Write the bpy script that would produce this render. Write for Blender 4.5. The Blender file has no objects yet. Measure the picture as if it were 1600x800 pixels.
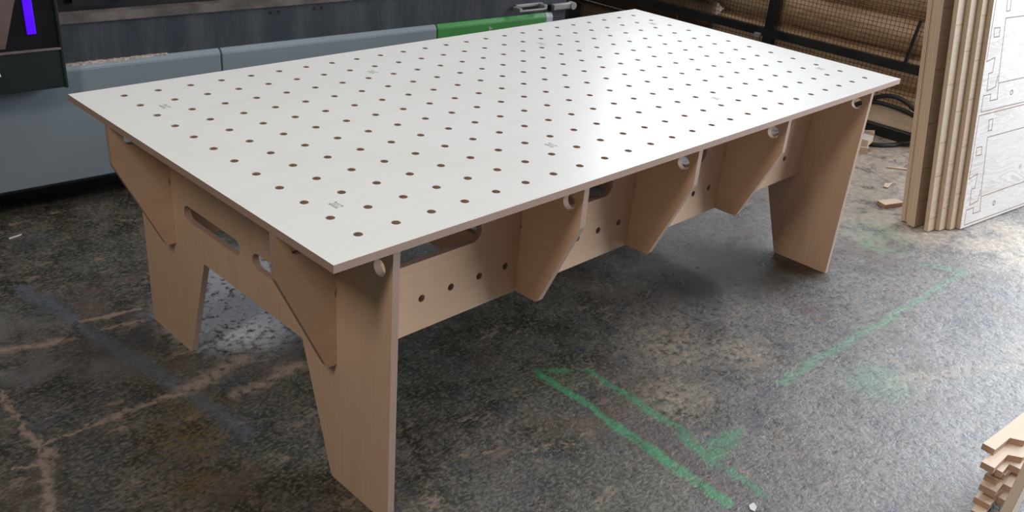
import bpy, bmesh, math, random
from mathutils import Vector, Matrix
from mathutils.geometry import tessellate_polygon
random.seed(7)
S = bpy.context.scene
COL = S.collection
PI = math.pi

# ------------------------------------------------------------------ camera
cam_d = bpy.data.cameras.new('camera')
cam = bpy.data.objects.new('camera', cam_d)
COL.objects.link(cam)
cam_d.sensor_width = 36.0
cam_d.lens = 1442.74 / 1600 * 36.0
cam_d.clip_start = 0.05
CR = ((0.7091381, -0.7008364, 0.0771460),
      (-0.2680192, -0.3691498, -0.8898843),
      (0.6521417, 0.6103743, -0.4496158))
cam.matrix_world = Matrix((
    (CR[0][0], -CR[1][0], -CR[2][0], -0.8842),
    (CR[0][1], -CR[1][1], -CR[2][1], -1.2806),
    (CR[0][2], -CR[1][2], -CR[2][2], 1.5554),
    (0, 0, 0, 1)))
S.camera = cam

# ------------------------------------------------------------------ light, exposure
S.view_settings.view_transform = 'Standard'
S.view_settings.look = 'None'
S.view_settings.gamma = 1.0
S.view_settings.use_curve_mapping = False
S.view_settings.exposure = 0.0
world = bpy.data.worlds.new('world')
S.world = world
world.use_nodes = True
bg = world.node_tree.nodes['Background']
bg.inputs[0].default_value = (0.92, 0.96, 1.0, 1)
bg.inputs[1].default_value = 0.085

def area(name, loc, target, sx, sy, power, color):
    d = bpy.data.lights.new(name, 'AREA')
    d.shape = 'RECTANGLE'; d.size = sx; d.size_y = sy
    d.energy = power; d.color = color
    o = bpy.data.objects.new(name, d)
    COL.objects.link(o)
    o.location = loc
    o.rotation_euler = (Vector(target) - Vector(loc)).to_track_quat('-Z', 'Y').to_euler()
    return o
area('doorway_daylight', (6.6, -2.5, 2.3), (1.5, -0.6, 0.9), 6.4, 4.2, 780, (0.86, 0.93, 1.0))
area('side_window', (5.75, 2.3, 2.7), (1.6, 0.6, 0.7), 2.6, 1.3, 110, (0.88, 0.94, 1.0))
area('roof_light', (1.6, 0.1, 5.2), (1.5, 0.3, 0.6), 3.0, 1.6, 46, (0.95, 0.97, 1.0))
area('bay_fill', (2.9, 1.3, 4.4), (3.3, 1.2, 0.5), 0.4, 2.4, 40, (1.0, 0.95, 0.88))  # added fill, brightens the logs and the right of the tabletop
area('strip_light', (-2.3, -0.9, 3.7), (0.3, 0.3, 0.4), 0.3, 1.3, 66, (1.0, 0.90, 0.79))

# ------------------------------------------------------------------ node helpers
class NT:
    def __init__(s, name):
        s.m = bpy.data.materials.new(name)
        s.m.use_nodes = True
        s.t = s.m.node_tree
        s.b = s.t.nodes['Principled BSDF']
        s.tc = s.t.nodes.new('ShaderNodeTexCoord')
        s.obj = s.tc.outputs['Object']
    def link(s, a, b): s.t.links.new(a, b)
    def put(s, v, sock):
        if isinstance(v, bpy.types.NodeSocket): s.link(v, sock)
        elif isinstance(v, (tuple, list)) and len(v) == 3 and sock.type == 'RGBA': sock.default_value = (*v, 1)
        else: sock.default_value = v
    def n(s, t): return s.t.nodes.new(t)
    def math(s, op, a, b=0.0, clamp=False):
        n = s.n('ShaderNodeMath'); n.operation = op; n.use_clamp = clamp
        s.put(a, n.inputs[0]); s.put(b, n.inputs[1]); return n.outputs[0]
    def vm(s, op, a, b=(0, 0, 0), sc=None):
        n = s.n('ShaderNodeVectorMath'); n.operation = op
        s.put(a, n.inputs[0])
        if op == 'SCALE': s.put(sc, n.inputs['Scale'])
        else: s.put(b, n.inputs[1])
        return n.outputs['Value'] if op in ('DOT_PRODUCT', 'LENGTH', 'DISTANCE') else n.outputs[0]
    def map(s, v, scale=(1, 1, 1), loc=(0, 0, 0), rot=(0, 0, 0)):
        n = s.n('ShaderNodeMapping'); s.link(v, n.inputs[0])
        n.inputs['Location'].default_value = loc; n.inputs['Rotation'].default_value = rot
        n.inputs['Scale'].default_value = scale; return n.outputs[0]
    def noise(s, v, scale, detail=4, rough=0.55, dist=0.0, color=False):
        n = s.n('ShaderNodeTexNoise'); s.link(v, n.inputs['Vector'])
        n.inputs['Scale'].default_value = scale; n.inputs['Detail'].default_value = detail
        n.inputs['Roughness'].default_value = rough; n.inputs['Distortion'].default_value = dist
        return n.outputs['Color' if color else 'Fac']
    def ramp(s, v, lo, hi, a=0.0, b=1.0):
        n = s.n('ShaderNodeMapRange'); n.interpolation_type = 'SMOOTHSTEP'
        s.put(v, n.inputs[0])
        n.inputs[1].default_value = lo; n.inputs[2].default_value = hi
        n.inputs[3].default_value = a; n.inputs[4].default_value = b
        return n.outputs[0]
    def mix(s, f, a, b):
        n = s.n('ShaderNodeMix'); n.data_type = 'RGBA'
        s.put(f, n.inputs[0]); s.put(a, n.inputs[6]); s.put(b, n.inputs[7])
        return n.outputs[2]
    def bump(s, h, strength, dist):
        n = s.n('ShaderNodeBump'); n.inputs['Strength'].default_value = strength
        n.inputs['Distance'].default_value = dist; s.put(h, n.inputs['Height'])
        s.link(n.outputs[0], s.b.inputs['Normal']); return n
    def set(s, color=None, rough=None, metal=None, spec=None):
        if color is not None: s.put(color, s.b.inputs['Base Color'])
        if rough is not None: s.put(rough, s.b.inputs['Roughness'])
        if metal is not None: s.put(metal, s.b.inputs['Metallic'])
        if spec is not None: s.put(spec, s.b.inputs['Specular IOR Level'])
        return s.m

def plain(name, col, rough=0.5, metal=0.0, var=0.12, scale=9, spec=0.5):
    m = NT(name)
    f = m.noise(m.obj, scale, 5)
    c = m.mix(m.ramp(f, 0.3, 0.7), tuple(x * (1 - var) for x in col), tuple(min(1, x * (1 + var)) for x in col))
    return m.set(c, m.ramp(f, 0.2, 0.8, max(0, rough - 0.07), min(1, rough + 0.07)), metal, spec)

def veneer(name, col, dark, axis='x', rough=0.5, fig=0.5, blot=0.3):
    """plywood face: fine fibres along one local axis, faint flame figure"""
    m = NT(name)
    sc = (2.0, 60, 60) if axis == 'x' else (60, 2.0, 60)
    sf = (0.9, 7, 7) if axis == 'x' else (7, 0.9, 7)
    fine = m.noise(m.map(m.obj, sc), 2.0, 3, 0.6)
    figure = m.noise(m.map(m.obj, sf), 1.8, 4, 0.6, 1.2)
    bl = m.noise(m.obj, 2.2, 2)
    c = m.mix(m.ramp(fine, 0.25, 0.8, 0, 0.35), col, dark)
    c = m.mix(m.ramp(figure, 0.45, 0.75, 0, fig), c, dark)
    c = m.mix(m.ramp(bl, 0.45, 0.75, 0, blot), c, dark)
    m.bump(fine, 0.08, 0.001)
    return m.set(c, rough, 0, 0.35)

def ply_edge(name, light, dark, t=0.018, n=13):
    """laminations run across the local z of each sheet"""
    m = NT(name)
    sep = m.n('ShaderNodeSeparateXYZ'); m.link(m.obj, sep.inputs[0])
    wob = m.noise(m.map(m.obj, (6, 6, 1)), 3, 3)
    z = m.math('ADD', sep.outputs[2], m.math('MULTIPLY', wob, 0.0006))
    w = m.math('SINE', m.math('MULTIPLY', z, PI * n / t))
    f = m.ramp(w, -0.5, 0.5)
    sp = m.noise(m.map(m.obj, (40, 40, 900)), 1.0, 3)
    c = m.mix(f, dark, light)
    c = m.mix(m.ramp(sp, 0.5, 0.8, 0, 0.5), c, dark)
    return m.set(c, 0.7, 0, 0.2)

M = {}
M['top'] = veneer('birch_top_face', (0.805, 0.80, 0.785), (0.72, 0.695, 0.66), 'x', 0.33, 0.3, 0.3)  # cool daylight on the top is put into this paler colour
M['birch'] = veneer('birch_face', (0.66, 0.455, 0.315), (0.53, 0.34, 0.215), 'x', 0.55, 0.35, 0.3)  # same birch, with warm bounce light put into the frame colour
M['birch_v'] = veneer('birch_face_upright_grain', (0.66, 0.455, 0.315), (0.53, 0.34, 0.215), 'y', 0.55, 0.35, 0.3)
M['edge'] = ply_edge('birch_ply_edge', (0.50, 0.365, 0.30), (0.30, 0.19, 0.145))
M['pine_edge'] = ply_edge('pine_ply_edge', (0.74, 0.60, 0.45), (0.56, 0.42, 0.29), 0.018, 5)
M['pine'] = None
def pine(name, light, dark, knot, dash=False):
    m = NT(name)
    P = m.vm('ADD', m.map(m.obj, (0.8, 7.5, 1)), m.vm('SCALE', m.noise(m.map(m.obj, (1.2, 3, 1)), 1.3, 3, 0.5, 0.4, True), sc=1.6))
    g = m.noise(P, 3.0, 2, 0.4)
    w = m.math('FRACT', m.math('MULTIPLY', g, 9.0))
    f = m.math('MULTIPLY', m.ramp(w, 0.1, 0.9), m.ramp(w, 1.0, 0.9))
    big = m.noise(m.map(m.obj, (1, 3, 1)), 2.0, 3)
    c = m.mix(m.math('MULTIPLY', f, m.ramp(big, 0.35, 0.65, 0.15, 0.6)), light, dark)
    v = m.n('ShaderNodeTexVoronoi'); m.link(m.map(m.obj, (4.2, 5.5, 0.01)), v.inputs['Vector']); v.inputs['Scale'].default_value = 1.0
    c = m.mix(m.ramp(v.outputs['Distance'], 0.035, 0.085, 0.6, 0), c, knot)
    if dash:      # router cuts running out to the sheet's left edge
        sep = m.n('ShaderNodeSeparateXYZ'); m.link(m.obj, sep.inputs[0])
        oi = m.n('ShaderNodeObjectInfo')
        y = m.math('ADD', m.math('MULTIPLY', sep.outputs[1], 5.0), m.math('MULTIPLY', oi.outputs['Random'], 40))
        vv = m.n('ShaderNodeTexVoronoi'); vv.voronoi_dimensions = '1D'; vv.feature = 'DISTANCE_TO_EDGE'
        m.link(y, vv.inputs['W']); vv.inputs['Scale'].default_value = 1.0
        k = m.math('MULTIPLY', m.ramp(vv.outputs['Distance'], 0.006, 0.014, 0.6, 0), m.ramp(sep.outputs[0], 0.12, 0.13, 1, 0))
        c = m.mix(k, c, (0.16, 0.10, 0.06))
    return m.set(c, 0.5, 0, 0.3)
M['pine'] = pine('pine_ply_face', (0.63, 0.59, 0.565), (0.40, 0.31, 0.25), (0.30, 0.19, 0.12))
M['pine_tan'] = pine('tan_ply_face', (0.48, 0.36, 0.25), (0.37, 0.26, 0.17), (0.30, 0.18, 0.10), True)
M['dark_line'] = plain('router_cut', (0.22, 0.14, 0.09), 0.8)
M['tab'] = plain('joint_tab_end', (0.55, 0.535, 0.52), 0.6)
M['tab_gap'] = plain('joint_gap', (0.26, 0.235, 0.22), 0.8)
M['skirt'] = plain('blue_grey_enamel', (0.235, 0.28, 0.318), 0.33, 0.0, 0.03, 3)
M['green'] = plain('green_enamel', (0.05, 0.27, 0.06), 0.34, 0, 0.06, 5)
M['cap'] = plain('pale_grey_moulding', (0.42, 0.46, 0.49), 0.45, 0, 0.05)
def steel():
    m = NT('dusty_dark_steel')
    st = m.noise(m.map(m.obj, (5, 5, 0.8)), 2.2, 6, 0.65)
    c = m.mix(m.ramp(st, 0.35, 0.75), (0.042, 0.050, 0.064), (0.088, 0.094, 0.108))
    d = m.noise(m.obj, 14, 6, 0.7)
    c = m.mix(m.ramp(d, 0.58, 0.8, 0, 0.35), c, (0.27, 0.22, 0.20))
    return m.set(c, 0.5, 0.25, 0.5)
M['steel'] = steel()
M['rail'] = plain('dusty_rail', (0.13, 0.108, 0.097), 0.6, 0.2, 0.35, 12)
M['dust'] = plain('sawdust', (0.36, 0.29, 0.255), 0.9, 0, 0.4, 120)
M['black'] = plain('black_paint', (0.012, 0.013, 0.014), 0.45, 0, 0.3)
M['gloss'] = plain('smoked_black_acrylic', (0.012, 0.013, 0.016), 0.12, 0, 0.1)
M['charcoal'] = plain('charcoal_metal', (0.022, 0.03, 0.031), 0.3, 0.2, 0.2, 4)
M['redbrown'] = plain('dull_brown_panel', (0.125, 0.085, 0.08), 0.55, 0, 0.3, 6)
M['chrome'] = plain('bright_metal', (0.36, 0.345, 0.34), 0.5, 0.5, 0.2)
M['cream'] = plain('pale_grey_plastic', (0.33, 0.31, 0.31), 0.5, 0, 0.08)
M['wire'] = plain('cage_wire', (0.07, 0.05, 0.036), 0.9, 0.0, 0.2, spec=0.1)
M['cable'] = plain('black_rubber', (0.013, 0.015, 0.015), 0.5, 0, 0.1)
M['white'] = plain('white_chip', (0.72, 0.72, 0.72), 0.6)
def led():
    m = NT('violet_led')
    m.set((0.05, 0, 0.3), 0.4)
    m.b.inputs['Emission Color'].default_value = (0.06, 0.0, 1.0, 1)
    m.b.inputs['Emission Strength'].default_value = 1.0
    return m.m
M['led'] = led()
def bark(name, a, b, kn):
    m = NT(name)
    g = m.noise(m.map(m.obj, (9, 1.0, 9)), 3.0, 6, 0.7, 0.6)
    c = m.mix(m.ramp(g, 0.3, 0.72), a, b)
    k = m.noise(m.map(m.obj, (2, 1.2, 2)), 3.3, 3, 0.5)
    c = m.mix(m.ramp(k, 0.62, 0.74, 0, 0.75), c, kn)
    m.bump(g, 0.5, 0.01)
    return m.set(c, 0.75, 0, 0.25)
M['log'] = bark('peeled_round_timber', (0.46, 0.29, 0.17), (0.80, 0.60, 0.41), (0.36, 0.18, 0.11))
M['log_shaded'] = bark('shade_dark_timber', (0.10, 0.065, 0.045), (0.17, 0.115, 0.08), (0.06, 0.035, 0.025))  # shade over the far pile painted in as dark wood tones
M['plank'] = bark('sawn_plank', (0.60, 0.46, 0.35), (0.80, 0.67, 0.53), (0.46, 0.33, 0.23))
M['offcut'] = veneer('offcut_face', (0.82, 0.68, 0.54), (0.68, 0.50, 0.35), 'x', 0.6, 0.3, 0.2)
M['offcut_edge'] = ply_edge('offcut_edge', (0.66, 0.46, 0.33), (0.40, 0.24, 0.16), 0.018, 9)
M['wall'] = plain('dim_workshop_wall', (0.05, 0.048, 0.045), 0.8, 0, 0.3, 2)

# ------------------------------------------------------------------ floor material
def floor_mat():
    m = NT('worn_painted_concrete')
    P = m.obj
    wn = m.vm('SUBTRACT', m.noise(P, 6, 4, 0.6, 0, True), (0.5, 0.5, 0.5))
    Pw = m.vm('ADD', P, m.vm('SCALE', wn, sc=0.07))
    wn2 = m.vm('SUBTRACT', m.noise(P, 24, 4, 0.7, 0, True), (0.5, 0.5, 0.5))
    Pj = m.vm('ADD', P, m.vm('SCALE', wn2, sc=0.035))
    def seg(A, B, w, src=None, soft=0.5):
        src = src or Pj
        A = Vector((*A, 0)); B = Vector((*B, 0)); d = B - A
        r = m.vm('SUBTRACT', src, tuple(A))
        t = m.math('MULTIPLY', m.vm('DOT_PRODUCT', r, tuple(d)), 1 / d.length_squared, True)
        off = m.vm('SCALE', tuple(d), sc=t)
        dist = m.vm('LENGTH', m.vm('MULTIPLY', m.vm('SUBTRACT', r, off), (1, 1, 0)))
        return m.ramp(dist, w * soft, w, 1, 0)
    def blob(c, r, src=None):
        dist = m.vm('LENGTH', m.vm('MULTIPLY', m.vm('SUBTRACT', src or Pw, (*c, 0)), (1, 1, 0)))
        return m.ramp(dist, 0, r, 1, 0)
    def smax(l):
        o = l[0]
        for x in l[1:]: o = m.math('MAXIMUM', o, x)
        return o
    Pc = m.vm('ADD', m.vm('ADD', P, m.vm('SCALE', wn, sc=0.06)), m.vm('SCALE', wn2, sc=0.05))
    big = m.noise(Pw, 1.7, 5, 0.6)
    mid = m.noise(Pw, 7, 8, 0.68)
    fine = m.noise(m.map(P, rot=(0, 0, 0.3)), 34, 7, 0.7)
    grit = m.noise(m.map(P, rot=(0, 0, -0.2), scale=(1, 1.5, 1)), 75, 5, 0.65)
    vfine = m.noise(P, 170, 4, 0.7)
    c = m.mix(m.ramp(mid, 0.40, 0.62), (0.026, 0.026, 0.018), (0.12, 0.106, 0.084))
    c = m.mix(m.ramp(big, 0.42, 0.62, 0, 0.65), c, m.mix(mid, (0.05, 0.052, 0.030), (0.078, 0.092, 0.074)))
    sep = m.n('ShaderNodeSeparateXYZ'); m.link(Pw, sep.inputs[0])
    gx = m.math('SUBTRACT', sep.outputs[0], m.math('MULTIPLY', sep.outputs[1], 0.8))
    grey = m.mix(m.ramp(fine, 0.32, 0.7), (0.13, 0.13, 0.14), (0.34, 0.335, 0.345))
    c = m.mix(m.math('MULTIPLY', m.ramp(gx, 0.6, 2.4), m.ramp(mid, 0.25, 0.55, 0.45, 1.0)), c, grey)
    cool = m.noise(m.map(P, loc=(4, 4, 0)), 2.6, 5, 0.6)
    c = m.mix(m.ramp(cool, 0.48, 0.66, 0, 0.45), c, (0.085, 0.095, 0.105))
    # mottling
    c = m.mix(m.ramp(fine, 0.50, 0.66, 0, 0.55), c, (0.20, 0.165, 0.135))
    c = m.mix(m.ramp(fine, 0.46, 0.32, 0, 0.7), c, (0.016, 0.016, 0.015))
    c = m.mix(m.ramp(grit, 0.52, 0.60, 0, 0.55), c, (0.25, 0.205, 0.165))
    c = m.mix(m.ramp(grit, 0.47, 0.39, 0, 0.7), c, (0.017, 0.017, 0.014))
    pk = m.noise(m.map(P, (1.0, 1.9, 1), (3, 1, 0), (0, 0, 0.75)), 8, 8, 0.74)
    c = m.mix(m.ramp(pk, 0.575, 0.635, 0, 0.6), c, (0.33, 0.245, 0.19))
    bl = m.noise(m.map(P, loc=(7, 2, 0)), 5, 6, 0.65)
    c = m.mix(m.ramp(bl, 0.54, 0.68, 0, 0.6), c, (0.045, 0.052, 0.085))
    br = m.noise(m.map(P, loc=(1, 9, 0)), 3.5, 6, 0.65)
    c = m.mix(m.ramp(br, 0.52, 0.66, 0, 0.5), c, (0.135, 0.088, 0.072))
    och = m.math('MULTIPLY', smax([blob((0.03, 0.68), 0.13), blob((-0.07, 0.58), 0.16), blob((-0.12, 0.42), 0.10)]), m.ramp(grit, 0.44, 0.58))
    c = m.mix(m.math('MULTIPLY', och, 1.2, True), c, (0.15, 0.10, 0.025))
    # hazy grey wipe at the left
    hz = m.math('MULTIPLY', smax([blob((-0.25, 1.35), 0.26), seg((-0.35, 1.15), (0.0, 1.0), 0.10, Pw, 0.0)]), m.ramp(mid, 0.3, 0.6))
    c = m.mix(m.math('MULTIPLY', hz, 0.7), c, (0.16, 0.155, 0.155))
    bs = m.math('MULTIPLY', smax([seg((-0.09, 1.62), (0.03, 0.85), 0.036, Pc, 0.2), seg((0.03, 0.85), (0.075, 0.52), 0.045, Pc, 0.0)]), m.ramp(fine, 0.30, 0.52, 0.35, 1))
    c = m.mix(m.math('MULTIPLY', bs, 0.60), c, (0.12, 0.145, 0.19))
    wp = m.math('MULTIPLY', smax([blob((0.40, 1.08), 0.34), blob((0.50, 1.26), 0.30), blob((0.62, 1.05), 0.22)]), m.ramp(fine, 0.36, 0.56))
    c = m.mix(m.math('MULTIPLY', wp, 2.0, True), c, (0.62, 0.66, 0.72))
    # filled cracks
    cr = [seg((-0.324, 1.13), (-0.352, 0.86), 0.010, Pc, 0.1), seg((-0.352, 0.86), (-0.335, 0.76), 0.016, Pc, 0.1),
          seg((-0.335, 0.76), (-0.43, 0.5), 0.024, Pc, 0.1), seg((-0.345, 0.79), (-0.20, 0.79), 0.010, Pc, 0.1),
          seg((-0.20, 0.79), (0.08, 0.78), 0.018, Pc, 0.1), seg((0.05, 0.79), (0.24, 0.83), 0.045, Pc, 0.0),
          seg((-0.42, 0.74), (-0.34, 0.70), 0.010, Pc, 0.1), seg((0.14, 0.68), (0.36, 0.70), 0.040, Pc, 0.0),
          seg((-0.02, 1.30), (0.14, 1.27), 0.014, Pc, 0.1), seg((0.0, 1.22), (0.12, 1.19), 0.010, Pc, 0.1), seg((-0.25, 1.28), (-0.1, 1.22), 0.030, Pc, 0.0)]
    c = m.mix(m.math('MULTIPLY', smax(cr), m.ramp(fine, 0.36, 0.52, 0.05, 0.85)), c, (0.36, 0.265, 0.21))
    sd = m.math('MULTIPLY', smax([blob((3.1, 0.2), 0.65), blob((3.6, 0.45), 0.9), blob((3.2, -0.42), 0.5), blob((2.9, -0.9), 0.35), blob((3.9, 0.6), 0.8)]), m.ramp(mid, 0.34, 0.56))
    c = m.mix(m.math('MULTIPLY', sd, 1.6, True), c, m.mix(m.ramp(fine, 0.4, 0.6), (0.36, 0.30, 0.25), (0.56, 0.47, 0.39)))
    tn = m.math('MULTIPLY', smax([seg((1.72, -0.50), (2.25, -0.74), 0.05, Pc, 0.0), blob((2.30, -0.74), 0.18), blob((1.33, 0.06), 0.22), blob((1.12, -0.12), 0.16), blob((1.5, -0.1), 0.15)]), m.ramp(fine, 0.38, 0.58, 0, 0.8))
    c = m.mix(tn, c, (0.34, 0.28, 0.215))
    bench_shade = m.math('MULTIPLY', smax([blob((2.02, 0.24), 0.34), blob((1.75, 0.30), 0.24), blob((2.2, 0.10), 0.16)]), m.ramp(mid, 0.2, 0.5, 0.6, 1))  # shadow under the bench painted onto the floor as dark blobs
    c = m.mix(m.math('MULTIPLY', bench_shade, 1.4, True), c, m.mix(fine, (0.012, 0.010, 0.006), (0.05, 0.042, 0.03)))
    pu = smax([seg((0.90, -0.18), (0.90, -0.60), 0.10, Pw)])
    c = m.mix(m.math('MULTIPLY', pu, 0.35), c, (0.09, 0.055, 0.06))
    # green paint lines
    wearh = m.math('MULTIPLY', m.ramp(fine, 0.34, 0.56, 0.3, 1), m.ramp(mid, 0.28, 0.5, 0.45, 1))
    g1 = [seg((0.885, 0.215), (0.885, 0.02), 0.020, Pj, 0.2), seg((0.872, -0.07), (0.848, -0.47), 0.028, Pj, 0.3), seg((0.885, 0.02), (0.872, -0.07), 0.017, Pj, 0.2)]
    g2 = [seg((1.02, 0.15), (1.0, -0.22), 0.020, Pc, 0.1), seg((0.985, -0.24), (0.955, -0.36), 0.034, Pc, 0.1), seg((0.96, -0.40), (0.95, -0.52), 0.018, Pc, 0.1)]
    g3 = [seg((0.90, 0.24), (0.96, 0.19), 0.022, Pc, 0.1), seg((0.97, -0.33), (1.08, -0.33), 0.045, Pc, 0.0), seg((1.03, -0.30), (1.13, -0.32), 0.026, Pc, 0.0)]
    g4 = [seg((1.45, -0.275), (2.25, -0.31), 0.030, Pc, 0.1), seg((2.25, -0.31), (2.72, -0.335), 0.022, Pc, 0.1), seg((2.74, -0.33), (2.66, -0.20), 0.035, Pc, 0.0)]
    g5 = [blob((1.70, -0.46), 0.16), blob((2.80, 0.06), 0.2), seg((2.86, 0.13), (2.62, 0.02), 0.045, Pc, 0), seg((2.62, 0.02), (2.70, -0.10), 0.045, Pc, 0)]
    c = m.mix(m.math('MULTIPLY', smax(g1), m.math('MULTIPLY', wearh, 0.95)), c, (0.055, 0.27, 0.125))
    c = m.mix(m.math('MULTIPLY', smax(g2 + g3), m.math('MULTIPLY', wearh, 0.85)), c, (0.06, 0.25, 0.13))
    c = m.mix(m.math('MULTIPLY', smax(g4), m.math('MULTIPLY', wearh, 0.60)), c, (0.12, 0.34, 0.20))
    c = m.mix(m.math('MULTIPLY', smax(g5), m.math('MULTIPLY', wearh, 0.40)), c, (0.10, 0.32, 0.17))
    c = m.mix(m.ramp(vfine, 0.64, 0.70, 0, 0.6), c, (0.42, 0.39, 0.36))
    h = m.math('ADD', m.math('MULTIPLY', fine, 0.9), m.math('ADD', m.math('MULTIPLY', mid, 0.9), m.math('MULTIPLY', grit, 0.15)))
    m.bump(h, 0.6, 0.013)
    rough = m.ramp(mid, 0.3, 0.7, 0.24, 0.42)
    return m.set(c, rough, 0, 0.8)
M['floor'] = floor_mat()

# ------------------------------------------------------------------ object helpers
def tag(o, label=None, cat=None, group=None, kind=None):
    if label: o['label'] = label
    if cat: o['category'] = cat
    if group: o['group'] = group
    if kind: o['kind'] = kind
    return o
def empty(name, loc=(0, 0, 0), rz=0.0):
    o = bpy.data.objects.new(name, None); COL.objects.link(o)
    o.empty_display_size = 0.1
    o.location = loc; o.rotation_euler = (0, 0, rz); return o
def link(name, bm, mats, parent=None, mw=None, smooth=False):
    me = bpy.data.meshes.new(name)
    bmesh.ops.recalc_face_normals(bm, faces=bm.faces)
    bm.to_mesh(me); bm.free()
    for x in (mats if isinstance(mats, (list, tuple)) else [mats]): me.materials.append(x)
    if smooth: me.polygons.foreach_set('use_smooth', [True] * len(me.polygons))
    o = bpy.data.objects.new(name, me); COL.objects.link(o)
    if parent is not None: o.parent = parent
    if mw is not None: o.matrix_basis = mw
    return o
def box(bm, x0, x1, y0, y1, z0, z1, mi=0):
    v = [bm.verts.new(p) for p in ((x0, y0, z0), (x1, y0, z0), (x1, y1, z0), (x0, y1, z0), (x0, y0, z1), (x1, y0, z1), (x1, y1, z1), (x0, y1, z1))]
    for f in ((0, 3, 2, 1), (4, 5, 6, 7), (0, 1, 5, 4), (1, 2, 6, 5), (2, 3, 7, 6), (3, 0, 4, 7)):
        bm.faces.new([v[i] for i in f]).material_index = mi
def bbox(x0, x1, y0, y1, z0, z1, bev=0.002, seg=2):
    bm = bmesh.new(); box(bm, x0, x1, y0, y1, z0, z1)
    bmesh.ops.bevel(bm, geom=bm.edges[:], offset=bev, segments=seg, affect='EDGES', profile=0.6)
    return bm
def circle(cx, cy, r, n=24): return [(cx + r * math.cos(2 * PI * i / n), cy + r * math.sin(2 * PI * i / n)) for i in range(n)]
def slot(x0, x1, y0, y1, n=10):
    r = (y1 - y0) / 2; cy = (y0 + y1) / 2; out = []
    for i in range(n + 1):
        a = -PI / 2 + PI * i / n; out.append((x1 - r + r * math.cos(a), cy + r * math.sin(a)))
    for i in range(n + 1):
        a = PI / 2 + PI * i / n; out.append((x0 + r + r * math.cos(a), cy + r * math.sin(a)))
    return out
def rounded(pts, rad, n=6):
    """round chosen corners: rad[i] is the radius at vertex i"""
    out = []; N = len(pts)
    for i, p in enumerate(pts):
        r = rad.get(i, 0)
        if r <= 0: out.append(p); continue
        p = Vector(p); a = Vector(pts[i - 1]) - p; b = Vector(pts[(i + 1) % N]) - p
        a.normalize(); b.normalize(); ang = a.angle(b); d = r / math.tan(ang / 2)
        s, e = p + a * d, p + b * d
        bis = (a + b).normalized(); c = p + bis * (r / math.sin(ang / 2))
        a0 = math.atan2(s.y - c.y, s.x - c.x); a1 = math.atan2(e.y - c.y, e.x - c.x)
        da = (a1 - a0 + PI) % (2 * PI) - PI
        for k in range(n + 1):
            t = a0 + da * k / n; out.append((c.x + r * math.cos(t), c.y + r * math.sin(t)))
    return out
def sheet(outline, holes, t):
    """flat board in local xy, thickness t along local z; faces slot 0, edges slot 1"""
    bm = bmesh.new()
    loops = [outline] + holes
    tri = tessellate_polygon([[Vector((x, y, 0)) for x, y in l] for l in loops])
    lo, hi = [], []
    for l in loops:
        for x, y in l:
            lo.append(bm.verts.new((x, y, 0))); hi.append(bm.verts.new((x, y, t)))
    for a, b, c in tri:
        try: bm.faces.new((lo[a], lo[c], lo[b])); bm.faces.new((hi[a], hi[b], hi[c]))
        except ValueError: pass
    k = 0
    for l in loops:
        n = len(l)
        for i in range(n):
            a, b = k + i, k + (i + 1) % n
            f = bm.faces.new((lo[a], lo[b], hi[b], hi[a])); f.material_index = 1
        k += n
    return bm
def tube(bm, pts, r, n=8, closed=False):
    pts = [Vector(p) for p in pts]; N = len(pts); rings = []
    up = Vector((0.03, 0.02, 1)).normalized()
    for i, p in enumerate(pts):
        a = pts[(i - 1) % N] if (closed or i > 0) else p
        b = pts[(i + 1) % N] if (closed or i < N - 1) else p
        d = (b - a).normalized(); s = d.cross(up)
        if s.length < 1e-3: s = d.cross(Vector((1, 0, 0)))
        s.normalize(); u = s.cross(d)
        rr = r[i] if isinstance(r, (list, tuple)) else r
        rings.append([bm.verts.new(p + s * rr * math.cos(2 * PI * k / n) + u * rr * math.sin(2 * PI * k / n)) for k in range(n)])
    for i in range(N if closed else N - 1):
        A, B = rings[i], rings[(i + 1) % N]
        for k in range(n): bm.faces.new((A[k], A[(k + 1) % n], B[(k + 1) % n], B[k]))
    if not closed:
        bm.faces.new(rings[0][::-1]); bm.faces.new(rings[-1])
def spline(P, n=10, closed=False):
    P = [Vector(p) for p in P]; out = []; N = len(P)
    for i in range(N if closed else N - 1):
        g = (lambda k: P[k % N]) if closed else (lambda k: P[max(0, min(N - 1, k))])
        a, b, c, d = g(i - 1), g(i), g(i + 1), g(i + 2)
        for k in range(n):
            t = k / n
            out.append(0.5 * ((2 * b) + (c - a) * t + (2 * a - 5 * b + 4 * c - d) * t * t + (3 * b - a - 3 * c + d) * t ** 3))
    if not closed: out.append(P[-1])
    return out

# ------------------------------------------------------------------ the setting
bm = bmesh.new(); box(bm, -5, 7.6, -6, 5.3, -0.12, 0)
tag(link('floor', bm, M['floor']), kind='structure')
bm = bmesh.new(); box(bm, -5, 7.6, 5.3, 5.45, -0.12, 5)
tag(link('wall_back', bm, M['wall']), kind='structure')
bm = bmesh.new(); box(bm, 5.9, 6.05, 0.9, 5.3, 0, 5)
tag(link('wall_right', bm, M['wall']), kind='structure')

# ------------------------------------------------------------------ the bench
bench = empty('workbench')
tag(bench, 'large slotted birch plywood workbench with a perforated white top, in the middle of the floor', 'workbench')
H, TT = 0.738, 0.018
ZT = H - TT                      # top of the frame
ZB, ZM = 0.345, 0.535            # underside of the beams, half-lap height
LX, LY = 2.44, 1.22
FX = [0.151, 0.732, 1.211, 1.690, 2.252]      # near faces of the five cross panels
BY = [0.210, 0.985]                            # near faces of the two long beams

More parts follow.
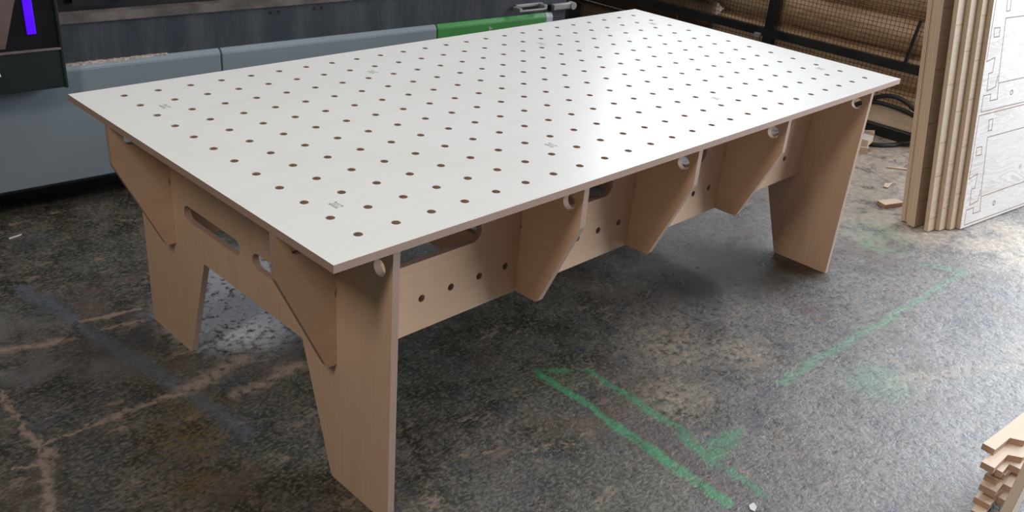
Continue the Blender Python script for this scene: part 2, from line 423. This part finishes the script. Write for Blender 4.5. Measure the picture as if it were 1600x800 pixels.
def make_top():
    bm = bmesh.new(); q = 0.096; r = 0.010; n = 24
    nx, ny = 24, 12
    gx0 = 0.116 - q / 2; gy0 = 0.082 - q / 2
    cache = {}
    def V(x, y, z):
        k = (round(x, 5), round(y, 5), z)
        if k not in cache: cache[k] = bm.verts.new((x, y, z))
        return cache[k]
    sq = []
    for i in range(n):
        a = 2 * PI * i / n + PI / 4
        c, s = math.cos(a), math.sin(a); mm = max(abs(c), abs(s)); sq.append((c / mm * q / 2, s / mm * q / 2, c * r, s * r))
    for i in range(nx):
        for j in range(ny):
            cx = gx0 + q * (i + .5); cy = gy0 + q * (j + .5)
            for k in range(n):
                a, b = sq[k], sq[(k + 1) % n]
                for z in (0.0, TT):
                    ck = [(cx + a[2], cy + a[3]), (cx + b[2], cy + b[3])]
                    f = bm.faces.new((V(cx + a[0], cy + a[1], z), V(cx + b[0], cy + b[1], z), V(*ck[1], z), V(*ck[0], z)))
                f = bm.faces.new((V(*ck[0], 0.0), V(*ck[1], 0.0), V(*ck[1], TT), V(*ck[0], TT))); f.material_index = 1
    gx1, gy1 = gx0 + q * nx, gy0 + q * ny
    for z in (0.0, TT):
        for (x0, x1, y0, y1) in ((0, LX, 0, gy0), (0, LX, gy1, LY), (0, gx0, gy0, gy1), (gx1, LX, gy0, gy1)):
            bm.faces.new([bm.verts.new(p) for p in ((x0, y0, z), (x1, y0, z), (x1, y1, z), (x0, y1, z))])
    for (x0, y0, x1, y1) in ((0, 0, LX, 0), (LX, 0, LX, LY), (LX, LY, 0, LY), (0, LY, 0, 0)):
        f = bm.faces.new([bm.verts.new(p) for p in ((x0, y0, 0), (x1, y1, 0), (x1, y1, TT), (x0, y0, TT))]); f.material_index = 1
    bmesh.ops.remove_doubles(bm, verts=bm.verts[:], dist=1e-5)
    return bm
top = link('tabletop', make_top(), [M['top'], M['edge']], bench, Matrix.Translation((0, 0, ZT)))
top['label'] = 'pale perforated plywood top with rows of round dog holes'

for (tx, ty) in ((0.163, 0.224), (0.835, 0.224), (1.604, 0.230), (2.285, 0.235), (0.164, 1.001), (0.838, 0.991), (1.597, 0.986), (2.278, 0.998)):
    bm = bmesh.new()
    box(bm, -0.008, 0.008, -0.0115, 0.0115, -0.004, 0.0004, 0)
    for sx in (-1, 1):
        for sy in (-1, 1):
            vs = [bm.verts.new((sx * 0.0078 + 0.0026 * math.cos(a * PI / 4), sy * 0.0125 + 0.0026 * math.sin(a * PI / 4), 0.00045)) for a in range(8)]
            bm.faces.new(vs).material_index = 1
        box(bm, sx * 0.0083 - 0.0006, sx * 0.0083 + 0.0006, -0.0115, 0.0115, -0.002, 0.00042, 1)
    link('joint_tab', bm, [M['tab'], M['tab_gap']], bench, Matrix.Translation((tx, ty, H)))

def notch_down(c, zt, zm, w=0.0094):
    """slot cut from the top edge at position c, walking from high c to low c"""
    return [(c + w, zt), (c + w, zm + 0.012), (c + w + 0.0025, zm + 0.011), (c + w + 0.0025, zm - 0.001), (c - w - 0.0025, zm - 0.001), (c - w - 0.0025, zm + 0.011), (c - w, zm + 0.012), (c - w, zt)]
def notch_up(c, zb, zm, w=0.0094):
    return [(c - w, zb), (c - w, zm - 0.012), (c - w - 0.0025, zm - 0.011), (c - w - 0.0025, zm + 0.001), (c + w + 0.0025, zm + 0.001), (c + w + 0.0025, zm - 0.011), (c + w, zm - 0.012), (c + w, zb)]

def cross_outline(legs):
    y0, y1 = 0.012, 1.188
    b = [BY[0] + 0.009, BY[1] + 0.009]
    if legs:
        pts = [(y0, 0.0), (0.237, 0.0), (0.352, ZB), (y1 + y0 - 0.375, ZB), (y1 + y0 - 0.252, 0.0), (y1, 0.0), (y1 - 0.002, ZT)]
        pts += notch_down(b[1], ZT, ZM) + notch_down(b[0], ZT, ZM) + [(y0, ZT)]
        return rounded(pts, {2: 0.004, 3: 0.004, 1: 0.012, 4: 0.006})
    pts = [(0.128, ZB), (y1 + y0 - 0.128, ZB), (y1, 0.607), (y1, ZT)]
    pts += notch_down(b[1], ZT, ZM) + notch_down(b[0], ZT, ZM) + [(y0, ZT), (y0, 0.607)]
    return rounded(pts, {0: 0.014, 1: 0.014, 2: 0.008, len(pts) - 1: 0.008})
def beam_outline():
    pts = [(0.125, ZB)]
    for x in FX: pts += notch_up(x + 0.009, ZB, ZM)
    pts += [(LX - 0.125, ZB), (LX - 0.002, 0.612), (LX - 0.002, ZT), (0.002, ZT), (0.002, 0.612)]
    n = len(pts)
    return rounded(pts, {0: 0.014, n - 5: 0.014, n - 4: 0.008, n - 1: 0.008})
# sheet local (x,y,z) -> world: cross panel x->Y, y->Z, z->X ; beam x->X, y->Z, z->-Y
def MX(x): return Matrix(((0, 0, 1, x), (1, 0, 0, 0), (0, 1, 0, 0), (0, 0, 0, 1)))
def MY(y): return Matrix(((1, 0, 0, 0), (0, 0, -1, y + TT), (0, 1, 0, 0), (0, 0, 0, 1)))
HOLE_Z = 0.668
end_slots = [slot(0.626, 0.916, 0.446, 0.492), slot(0.28, 0.566, 0.446, 0.492)]
for i, x in enumerate(FX):
    legs = i in (0, 4)
    holes = [circle(0.056, 0.662, 0.0195), circle(1.144, 0.662, 0.0195)] + end_slots
    o = link('end_panel' if legs else 'cross_panel', sheet(cross_outline(legs), holes, TT), [M['birch_v' if legs else 'birch'], M['edge']], bench, MX(x))
top_slots = [(0.30, 0.590), (0.815, 1.105), (1.290, 1.578), (1.80, 2.112)]
beam_holes = [0.400, 0.495, 0.592, 0.686, 0.780, 0.875, 0.973, 1.064, 1.158, 1.252, 1.346, 1.442, 1.540, 1.628, 1.722, 1.818, 1.915, 2.012, 2.113]
beam_holes = [h for h in beam_holes if all(abs(h - x - 0.009) > 0.025 for x in FX)]
for y in BY:
    holes = [circle(0.058, 0.677, 0.0195), circle(LX - 0.058, 0.677, 0.0195)]
    holes += [slot(a, b, 0.538, 0.598) for a, b in top_slots] + [circle(h, 0.434, 0.010, 18) for h in beam_holes]
    link('long_beam', sheet(beam_outline(), holes, TT), [M['birch'], M['edge']], bench, MY(y))

# ------------------------------------------------------------------ the machine behind
RZ = math.atan(-0.074)
mach = empty('cnc_machine', (0.037, 2.122, 0.0), RZ)
tag(mach, 'long low blue-grey woodworking machine with one green section, on the floor behind the bench', 'machine')
X0, XE = -1.6, 2.775
def skirt(name, x0, x1, mat, parent=mach):
    bm = bmesh.new()
    prof = [(0.0, 0.118), (0.0, 0.534), (0.013, 0.552), (0.026, 0.552), (0.026, 0.118)]
    A = [bm.verts.new((x0, y, z)) for y, z in prof]; B = [bm.verts.new((x1, y, z)) for y, z in prof]
    for k in range(5):
        bm.faces.new((A[k], A[(k + 1) % 5], B[(k + 1) % 5], B[k]))
    bm.faces.new(A[::-1]); bm.faces.new(B)
    bmesh.ops.bevel(bm, geom=bm.edges[:], offset=0.0025, segments=2, affect='EDGES')
    return link(name, bm, mat, parent)
skirt('side_panel', X0, 0.864, M['skirt'])
skirt('side_panel', 0.869, 1.925, M['skirt'])
g = skirt('side_panel', 1.930, 2.615, M['green']); g['label'] = 'green side section'
c_ = skirt('end_cap', 2.617, 2.665, M['cap'])
bm = bmesh.new()
for (cx, cz) in ((2.245, 0.505),):   # small pale emblem on the green section
    box(bm, cx - 0.003, cx + 0.003, -0.0015, 0.001, cz - 0.016, cz + 0.014)
    box(bm, cx + 0.003, cx + 0.014, -0.0015, 0.001, cz + 0.000, cz + 0.006)
    box(bm, cx - 0.011, cx - 0.003, -0.0015, 0.001, cz + 0.006, cz + 0.011)
link('emblem', bm, M['cap'], g)
bm = bmesh.new(); box(bm, 2.632, 2.650, -0.001, 0.001, 0.46, 0.50); link('badge', bm, M['charcoal'], c_)
bm = bmesh.new()
box(bm, X0, XE, 0.026, 0.30, 0.10, 0.705)
link('steel_body', bm, M['steel'], mach)
bm = bmesh.new()
box(bm, X0 + 0.05, XE - 0.1, 0.20, 0.9, 0.0, 0.10)
link('plinth', bm, M['black'], mach)
bm = bmesh.new()
box(bm, X0, XE, 0.012, 0.065, 0.705, 0.728); box(bm, X0, XE, 0.012, 0.026, 0.697, 0.705)
link('guide_rail', bm, M['rail'], mach)
bm = bmesh.new()
box(bm, X0, XE, 0.30, 1.25, 0.10, 0.70)
box(bm, X0, XE - 0.3, 0.15, 0.19, 0.705, 1.0)
for k in range(22):
    xk = X0 + 0.1 + k * 0.17
    box(bm, xk, xk + 0.012, 0.125, 0.15, 0.74, 1.0)
link('bed_void_backing', bm, M['black'], mach)  # black panel behind the slats stands in for the dark void above the rail
for s0 in (1.10, 1.30, 2.05, 2.25):
    for k in (0, 0.035):
        bm = bmesh.new(); tube(bm, [(s0 + k, 0.0235, 0.672), (s0 + k, 0.028, 0.672)], 0.006, 10)
        link('bolt', bm, M['black'], mach)
# sawdust lying on the left ledge
bm = bmesh.new()
N = 60
rows = []
for i in range(N + 1):
    x = 0.27 + (0.66 - 0.27) * i / N
    w = 0.012 + 0.006 * random.random() - 0.010 * (i / N) ** 2
    yf = 0.006 + 0.005 * random.random() + 0.003 * (i / N) ** 2
    rows.append([bm.verts.new((x, yf, 0.535 + (yf / 0.013) * 0.018)), bm.verts.new((x, 0.0145, 0.5535 + 0.001 * random.random())), bm.verts.new((x, 0.0255, 0.5535 + 0.003 * random.random()))])
for i in range(N):
    for k in (0, 1): bm.faces.new((rows[i][k], rows[i + 1][k], rows[i + 1][k + 1], rows[i][k + 1]))
sd = link('sawdust', bm, M['dust']); sd.matrix_world = Matrix.Translation((0.037, 2.122, 0)) @ Matrix.Rotation(RZ, 4, 'Z')
tag(sd, 'strip of pale sawdust lying on the ledge of the blue-grey machine', 'sawdust', kind='stuff')
# handle and latch at the far end
hd = link('handle', bbox(2.405, 2.585, -0.030, -0.021, 0.578, 0.588, 0.004), M['chrome'], mach)
link('handle_bracket', bbox(2.420, 2.600, 0.014, 0.026, 0.590, 0.606, 0.004), M['chrome'], hd)
link('handle_bracket', bbox(2.405, 2.425, -0.028, 0.026, 0.580, 0.598, 0.004), M['chrome'], hd)
link('handle_bracket', bbox(2.570, 2.592, -0.028, 0.026, 0.580, 0.604, 0.004), M['chrome'], hd)
link('latch_housing', bbox(2.665, 2.80, 0.0, 0.026, 0.562, 0.592, 0.006), M['cream'], mach)
bm = bmesh.new(); tube(bm, [(2.800, -0.008, 0.577), (2.800, 0.026, 0.577)], 0.019, 14)
link('latch_roller', bm, M['cream'], mach, smooth=False)
link('latch_clip', bbox(2.645, 2.667, 0.0, 0.026, 0.560, 0.590, 0.003), M['black'], mach)
# black control housing at the left
hx1 = 0.254
hs = link('control_housing', bbox(-1.2, hx1, -0.10, -0.002, 0.508, 0.642, 0.003), M['charcoal'], mach)
hs['label'] = 'glossy charcoal lower cover'
w_ = link('smoked_screen', bbox(-1.2, hx1 - 0.004, -0.098, -0.002, 0.648, 1.25, 0.003), M['gloss'], mach)
bm = bbox(-1.2, hx1 - 0.002, -0.104, -0.06, 0.641, 0.649, 0.002); link('trim_strip', bm, M['rail'], mach)
bm = bbox(0.148, 0.177, -0.1025, -0.097, 0.701, 1.2, 0.002); link('light_strip', bm, M['led'], w_)['label'] = 'glowing violet light strip'
bm = sheet([(-1.15, 0.66), (0.075, 0.66), (0.128, 0.82), (0.118, 1.2), (-1.15, 1.2)], [], 0.003)
link('screen_brown_panel', bm, [M['redbrown'], M['redbrown']], w_, Matrix(((1, 0, 0, 0), (0, 0, -1, -0.0975), (0, 1, 0, 0), (0, 0, 0, 1))))  # flat dull brown panel on the left of the screen
bm = bbox(hx1 - 0.010, hx1 + 0.001, -0.104, -0.002, 0.506, 1.25, 0.003); link('corner_strip', bm, M['charcoal'], mach)
bm = bmesh.new()
tube(bm, [(0.027, -0.1015, 0.585), (0.036, -0.1015, 0.588), (0.043, -0.1015, 0.580), (0.046, -0.1015, 0.570)], [0.002, 0.0035, 0.0035, 0.002], 6)
link('emblem', bm, M['white'], hs)

# ------------------------------------------------------------------ cage and timber
cage = empty('mesh_cage', (4.217, 1.0, 0))
tag(cage, 'black steel frame cage of square wire mesh standing in front of the timber pile', 'cage')
cy0, cy1, ch = 0.345, 4.6, 1.75
def cpart(name, bm, mat): return link(name, bm, mat, cage, Matrix.Translation((-4.217, -1.0, 0)))
def wires(y0, y1):
    bm = bmesh.new(); w = 0.0011
    n = int((y1 - y0) / 0.025)
    for i in range(n + 1):
        y = y0 + i * 0.025; box(bm, 4.217 - w, 4.217 + w, y - w, y + w, 0.02, ch)
    for k in range(int((ch - 0.02) / 0.025) + 1):
        z = 0.02 + k * 0.025; box(bm, 4.2145, 4.217, y0, y1, z - w, z + w)
    return bm
cpart('wire_mesh', wires(cy0, 1.50), M['wire'])
cpart('wire_mesh', wires(1.56, 3.06), M['wire'])
cpart('wire_mesh', wires(3.12, cy1), M['wire'])
for y in (cy0 - 0.02, 1.53, 3.09, cy1): cpart('post', bbox(4.195, 4.245, y - 0.032, y + 0.032, 0, ch, 0.004), M['black'])
cpart('rail', bbox(4.190, 4.222, cy0, cy1, 0.345, 0.392, 0.003), M['black'])
cpart('rail', bbox(4.190, 4.240, cy0, cy1, ch - 0.04, ch, 0.003), M['black'])
cpart('rail', bbox(4.190, 4.250, cy0, cy1, 0.0, 0.045, 0.003), M['black'])
cpart('hinge_bracket', bbox(4.17, 4.2, 1.57, 1.61, 0.33, 0.36, 0.005), M['chrome'])
bm = bmesh.new(); tube(bm, [(4.185, 0.672, 0.385), (4.19, 0.664, 0.52), (4.2, 0.655, 0.63)], 0.0095, 8)
cpart('drop_bolt', bm, M['black'])
bm = bmesh.new(); tube(bm, [(4.20, 2.20, 0.05), (4.20, 2.18, ch)], 0.010, 8)
cpart('tie_rod', bm, M['wire'])

def log(x, z, y0, y1, r, mat, dz=0.0, dx=0.0, seed=0, name='round_timber'):
    rnd = random.Random(seed); bm = bmesh.new(); n = 28; L = 22; rings = []
    ph = [rnd.random() * 6 for _ in range(4)]
    for i in range(L + 1):
        t = i / L; y = y0 + (y1 - y0) * t
        rr = r * (1 + 0.012 * math.sin(3 * t + ph[0]) + 0.006 * math.sin(9 * t + ph[1]))
        cx = x + dx * t + 0.008 * math.sin(4 * t + ph[2]); cz = z + dz * t + 0.001 * math.sin(5 * t + ph[3])
        rings.append([bm.verts.new((cx + rr * math.cos(2 * PI * k / n) * (1 + 0.008 * math.sin(3 * 2 * PI * k / n + ph[1])), y, cz + rr * math.sin(2 * PI * k / n))) for k in range(n)])
    for i in range(L):
        for k in range(n): bm.faces.new((rings[i][k], rings[i][(k + 1) % n], rings[i + 1][(k + 1) % n], rings[i + 1][k]))
    bm.faces.new(rings[0][::-1]); bm.faces.new(rings[-1])
    return link(name, bm, mat, smooth=True)
GL = 'round timbers stacked behind the mesh'
for z, y0, y1, sd, lab in ((0.104, 0.42, 2.02, 1, 'lowest peeled brown log behind the mesh, near the floor'),
                           (0.306, 0.40, 1.98, 2, 'second log from the floor behind the mesh, under the lower cage rail'),
                           (0.508, 0.41, 1.99, 3, 'knotty tan log behind the mesh just above the lower cage rail'),
                           (0.710, 0.40, 2.00, 4, 'reddish brown log resting on top of the knotty tan log behind the mesh'),
                           (0.912, 0.43, 1.97, 5, 'topmost log of the lighter pile behind the mesh, at the upper edge of the photo')):
    tag(log(4.40, z, y0, y1, 0.099, M['log'], -0.003, 0.01, sd), lab, 'log', GL)
for i, (z, lab) in enumerate(((0.108, 'lowest shade-darkened log behind the mesh, beyond the lighter pile'), (0.320, 'second shade-darkened log from the floor beyond the lighter pile'),
                       (0.532, 'third shade-darkened log from the floor beyond the lighter pile'), (0.744, 'uppermost shade-darkened log beyond the lighter pile'))):
    tag(log(4.44, z, 2.06, 3.7, 0.101, M['log_shaded'], 0, 0.02, 10 + i), lab, 'log', 'dark timbers behind the far mesh')
bm = bmesh.new(); box(bm, 4.095, 4.185, 0.42, 1.45, 0.062, 0.158)
bmesh.ops.bevel(bm, geom=bm.edges[:], offset=0.006, segments=2, affect='EDGES')
tag(link('timber_plank', bm, M['plank']), 'thick sawn plank lying along the foot of the mesh cage', 'plank')
bm = bmesh.new(); box(bm, 4.075, 4.187, 0.36, 1.5, 0.0, 0.0618)
bmesh.ops.bevel(bm, geom=bm.edges[:], offset=0.004, segments=1, affect='EDGES')
tag(link('bearer_bar', bm, M['black']), 'black steel bar on the floor under the sawn plank', 'bar')

# coiled cable at the foot of the cage
bm = bmesh.new()
loop = [(4.10, 0.80, 0.180), (4.083, 0.77, 0.185), (4.080, 0.69, 0.225), (4.078, 0.61, 0.232), (4.075, 0.53, 0.205), (4.065, 0.46, 0.16),
        (4.05, 0.43, 0.09), (4.06, 0.47, 0.03), (4.02, 0.52, 0.012), (3.95, 0.545, 0.011), (3.88, 0.60, 0.011), (3.86, 0.70, 0.011), (3.93, 0.82, 0.012),
        (4.04, 0.86, 0.05), (4.07, 0.84, 0.13), (4.083, 0.76, 0.172), (4.083, 0.64, 0.178), (4.08, 0.53, 0.168), (4.07, 0.43, 0.14)]
tube(bm, spline(loop, 8), 0.0125, 10)
tag(link('power_cable', bm, M['cable'], smooth=True), 'looped thick black cable on the floor at the foot of the mesh cage', 'cable')

# ------------------------------------------------------------------ leaning plywood sheets
P0 = Vector((3.144, -0.154, 0)); E_ = Vector((0.98959, -0.14394, 0)); V_ = Vector((0.02326, 0.15994, 0.98686)); W_ = Vector((0.14211, 0.97700, -0.16169))
V_ = (V_ - E_ * V_.dot(E_)).normalized(); W_ = E_.cross(V_); W_ = -W_ if W_.y < 0 else W_
# local x along the sheet, local y up the sheet, local z from the front face backwards (mirror-free: z = -W)
def sheet_matrix(s, mdepth):
    o = P0 + E_ * s + Vector((0.14394, 0.98959, 0)) * (mdepth + 0.018)
    z = -W_
    o = o + Vector((0, 0, 0.0031))
    return Matrix(((E_.x, V_.x, z.x, o.x), (E_.y, V_.y, z.y, o.y), (E_.z, V_.z, z.z, o.z), (0, 0, 0, 1)))
GP = 'plywood sheets leaning in a stack'
lay = [(0.0, 0.0, 'foremost of the leaning plywood sheets, its whole white face cut with part outlines'),
       (-0.050, 0.0186, 'leaning plywood sheet directly behind the foremost outlined one'),
       (-0.105, 0.0372, 'third leaning plywood sheet counted back from the outlined face'),
       (-0.165, 0.0558, 'leaning plywood sheet that sticks out furthest in the front half of the stack'),
       (-0.085, 0.0744, 'leaning plywood sheet set back in the shaded recess, nearer the outlined face'),
       (-0.078, 0.0930, 'leaning plywood sheet set back in the shaded recess, further from the outlined face'),
       (-0.178, 0.1116, 'leaning plywood sheet just left of the shaded recess in the stack'),
       (-0.178, 0.1302, 'second leaning plywood sheet left of the shaded recess in the stack'),
       (-0.155, 0.1530, 'rearmost but one of the leaning plywood sheets, beside a thin dark gap'),
       (-0.160, 0.1716, 'rearmost leaning plywood sheet, nearest the mesh cage')]
sheets = []
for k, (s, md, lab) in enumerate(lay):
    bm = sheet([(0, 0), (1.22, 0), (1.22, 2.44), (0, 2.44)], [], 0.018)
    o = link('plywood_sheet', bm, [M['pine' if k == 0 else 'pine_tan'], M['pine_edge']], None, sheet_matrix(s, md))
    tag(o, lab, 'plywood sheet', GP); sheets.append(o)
def strokes(polys, w=0.0020, z=0.0182):
    bm = bmesh.new()
    for pl in polys:
        for a, b in zip(pl[:-1], pl[1:]):
            a = Vector(a); b = Vector(b); d = (b - a)
            if d.length < 1e-5: continue
            d.normalize(); nn = Vector((-d.y, d.x)) * w; a2 = a - d * w; b2 = b + d * w
            bot = [bm.verts.new((p.x, p.y, z - 0.0006)) for p in (a2 - nn, b2 - nn, b2 + nn, a2 + nn)]
            tp = [bm.verts.new((p.x, p.y, z)) for p in (a2 - nn, b2 - nn, b2 + nn, a2 + nn)]
            bm.faces.new(tp); bm.faces.new(bot[::-1])
            for i in range(4): bm.faces.new((bot[i], bot[(i + 1) % 4], tp[(i + 1) % 4], tp[i]))
    return bm
def module(x, y):
    def T(l): return [(px + x, py + y) for px, py in l]
    out = [T([(1.16, 0.012), (0.03, 0.012), (0.028, 0.080), (0.088, 0.081), (0.090, 0.052), (0.150, 0.052), (0.140, 0.121), (1.05, 0.125), (1.05, 0.052), (1.11, 0.052), (1.11, 0.080), (1.16, 0.080), (1.16, 0.012)]),
           T([(0.135, 0.125), (0.117, 0.388), (1.06, 0.388), (1.05, 0.125)]),
           T([(0.018, 0.492), (0.012, 0.222), (0.078, 0.233), (0.074, 0.171), (0.045, 0.171), (0.052, 0.098), (0.117, 0.107), (0.124, 0.155)]),
           T([(0.018, 0.493), (1.18, 0.498), (1.18, 0.222), (1.11, 0.233), (1.11, 0.171), (1.15, 0.171), (1.15, 0.098), (1.06, 0.107)]),
           T([(0.108, 0.463), (0.139, 0.464), (0.143, 0.416), (0.113, 0.416), (0.108, 0.463)]),
           T([(0.037, 0.354), (0.081, 0.353), (0.086, 0.317), (0.042, 0.318), (0.037, 0.354)]),
           T([(0.98, 0.463), (1.01, 0.464), (1.01, 0.416), (0.98, 0.416), (0.98, 0.463)]),
           T([(px, py) for px, py in circle(0.266, 0.068, 0.010, 12)] + [(0.276, 0.068)])]
    return out
# module y repeats every ~0.495 up the sheet; a second column further along
lines = []
for cy in (0.0, 0.495, 0.99, 1.485): lines += module(0.0, cy)
lines += [[(0.03, 1.998), (1.16, 1.998), (1.16, 2.40), (0.03, 2.40), (0.03, 1.998)]]
link('cut_outline', strokes(lines), M['dark_line'], sheets[0])
# ------------------------------------------------------------------ floor debris and offcuts
def chip(name, pts, t, loc, rz, mats, label, cat, group=None, rx=0.0, ry=0.0):
    o = link(name, sheet(pts, [], t), mats)
    o.location = loc; o.rotation_euler = (rx, ry, rz)
    return tag(o, label, cat, group)
OC = [M['offcut'], M['offcut_edge']]
PC = [M['pine'], M['pine_edge']]
chip('wood_offcut', [(0, 0), (0.115, 0), (0.115, 0.05), (0, 0.05)], 0.018, (3.085, 0.165, 0.001), -0.35, OC, 'small flat wood offcut on the floor left of the leaning plywood', 'offcut')
chip('wood_offcut', [(0, 0), (0.10, 0), (0.10, 0.06), (0, 0.06)], 0.035, (3.72, 0.56, 0.0), 0.5, PC, 'thick wood block on the floor behind the far right leg, lowest of the little heap', 'offcut', 'blocks behind the far leg')
chip('wood_offcut', [(0, 0), (0.11, 0), (0.11, 0.05), (0, 0.05)], 0.035, (3.73, 0.575, 0.0355), 0.2, PC, 'pale block lying on top of the little heap behind the far right leg', 'offcut', 'blocks behind the far leg')
chip('wood_offcut', [(0, 0), (0.07, 0.01), (0.035, 0.06)], 0.03, (4.0, 0.66, 0.0), 0.3, [M['plank'], M['plank']], 'small brown triangular scrap on the floor in front of the sawn plank', 'offcut')
chip('wood_stick', [(0, 0), (0.30, 0), (0.30, 0.012), (0, 0.012)], 0.006, (3.62, 0.40, 0.0), -0.9, [M['plank'], M['plank']], 'thin stick lying on the floor near the black cable', 'stick')
chip('wood_offcut', [(0, 0), (0.09, 0.005), (0.05, 0.03), (0, 0.02)], 0.006, (3.34, 0.27, 0.0), 0.1, OC, 'thin splinter of wood on the dusty floor behind the leaning plywood', 'offcut')
chip('paint_chip', [(0, 0), (0.045, 0.003), (0.05, 0.011), (0.003, 0.009)], 0.0015, (0.002, 1.985, 0.0), 0.15, [M['white'], M['white']], 'small white sliver on the dark floor in front of the machine at far left', 'chip')
chip('paint_chip', [(0, 0), (0.02, 0.002), (0.03, 0.014), (0.012, 0.02), (0.0, 0.012)], 0.0015, (0.875, -0.535, 0.0), 0.2, [M['white'], M['white']], 'pale flake on the floor at the lower end of the green paint lines', 'chip')

hook = [(0, 0), (0.085, 0), (0.105, -0.03), (0.24, -0.03), (0.24, 0.03), (0.11, 0.03), (0.0, 0.032)]
bar = [(0, 0), (0.26, 0), (0.26, 0.03), (0, 0.03)]
ell = [(0, -0.02), (0.05, -0.02), (0.05, -0.055), (0.22, -0.055), (0.22, 0.02), (0, 0.02)]
pile = [(bar, 1.300, -0.935, 0.10, 'lowest offcut of the ragged heap in the lower right corner, on the floor'),
        (ell, 1.330, -0.915, 0.02, 'second offcut from the floor in the lower right heap'),
        (bar, 1.355, -0.935, -0.06, 'third offcut from the floor in the lower right heap'),
        (ell, 1.340, -0.915, 0.05, 'fourth offcut from the floor, a notched one, in the lower right heap'),
        (hook, 1.362, -0.925, -0.02, 'fifth offcut from the floor in the lower right heap'),
        (bar, 1.372, -0.935, 0.04, 'sixth offcut from the floor in the lower right heap, set back'),
        (ell, 1.350, -0.910, 0.06, 'seventh offcut from the floor, just under the top two of the lower right heap'),
        (hook, 1.322, -0.915, 0.02, 'wide hooked offcut, second from the top of the lower right heap'),
        (hook, 1.372, -0.893, -0.03, 'topmost hooked offcut of the lower right heap')]
GO = 'offcuts heaped in the lower right corner'
for k, (shp, x, y, rz, lab) in enumerate(pile):
    chip('wood_offcut', shp, 0.018, (x, y, 0.0003 + 0.0183 * k), rz - 0.05, OC, lab, 'offcut', GO)

def board():
    bm = bmesh.new(); box(bm, 0, 0.09, -0.022, 0, 0, 0.62)
    bmesh.ops.bevel(bm, geom=bm.edges[:], offset=0.0015, segments=1, affect='EDGES')
    return bm
o = link('wood_batten', board(), M['offcut'])
o.location = (1.100, -0.985, 0.0); o.rotation_euler = (0, 0.36, 0)
tag(o, 'pale batten tilted up in front of the heap of offcuts at lower right', 'batten')
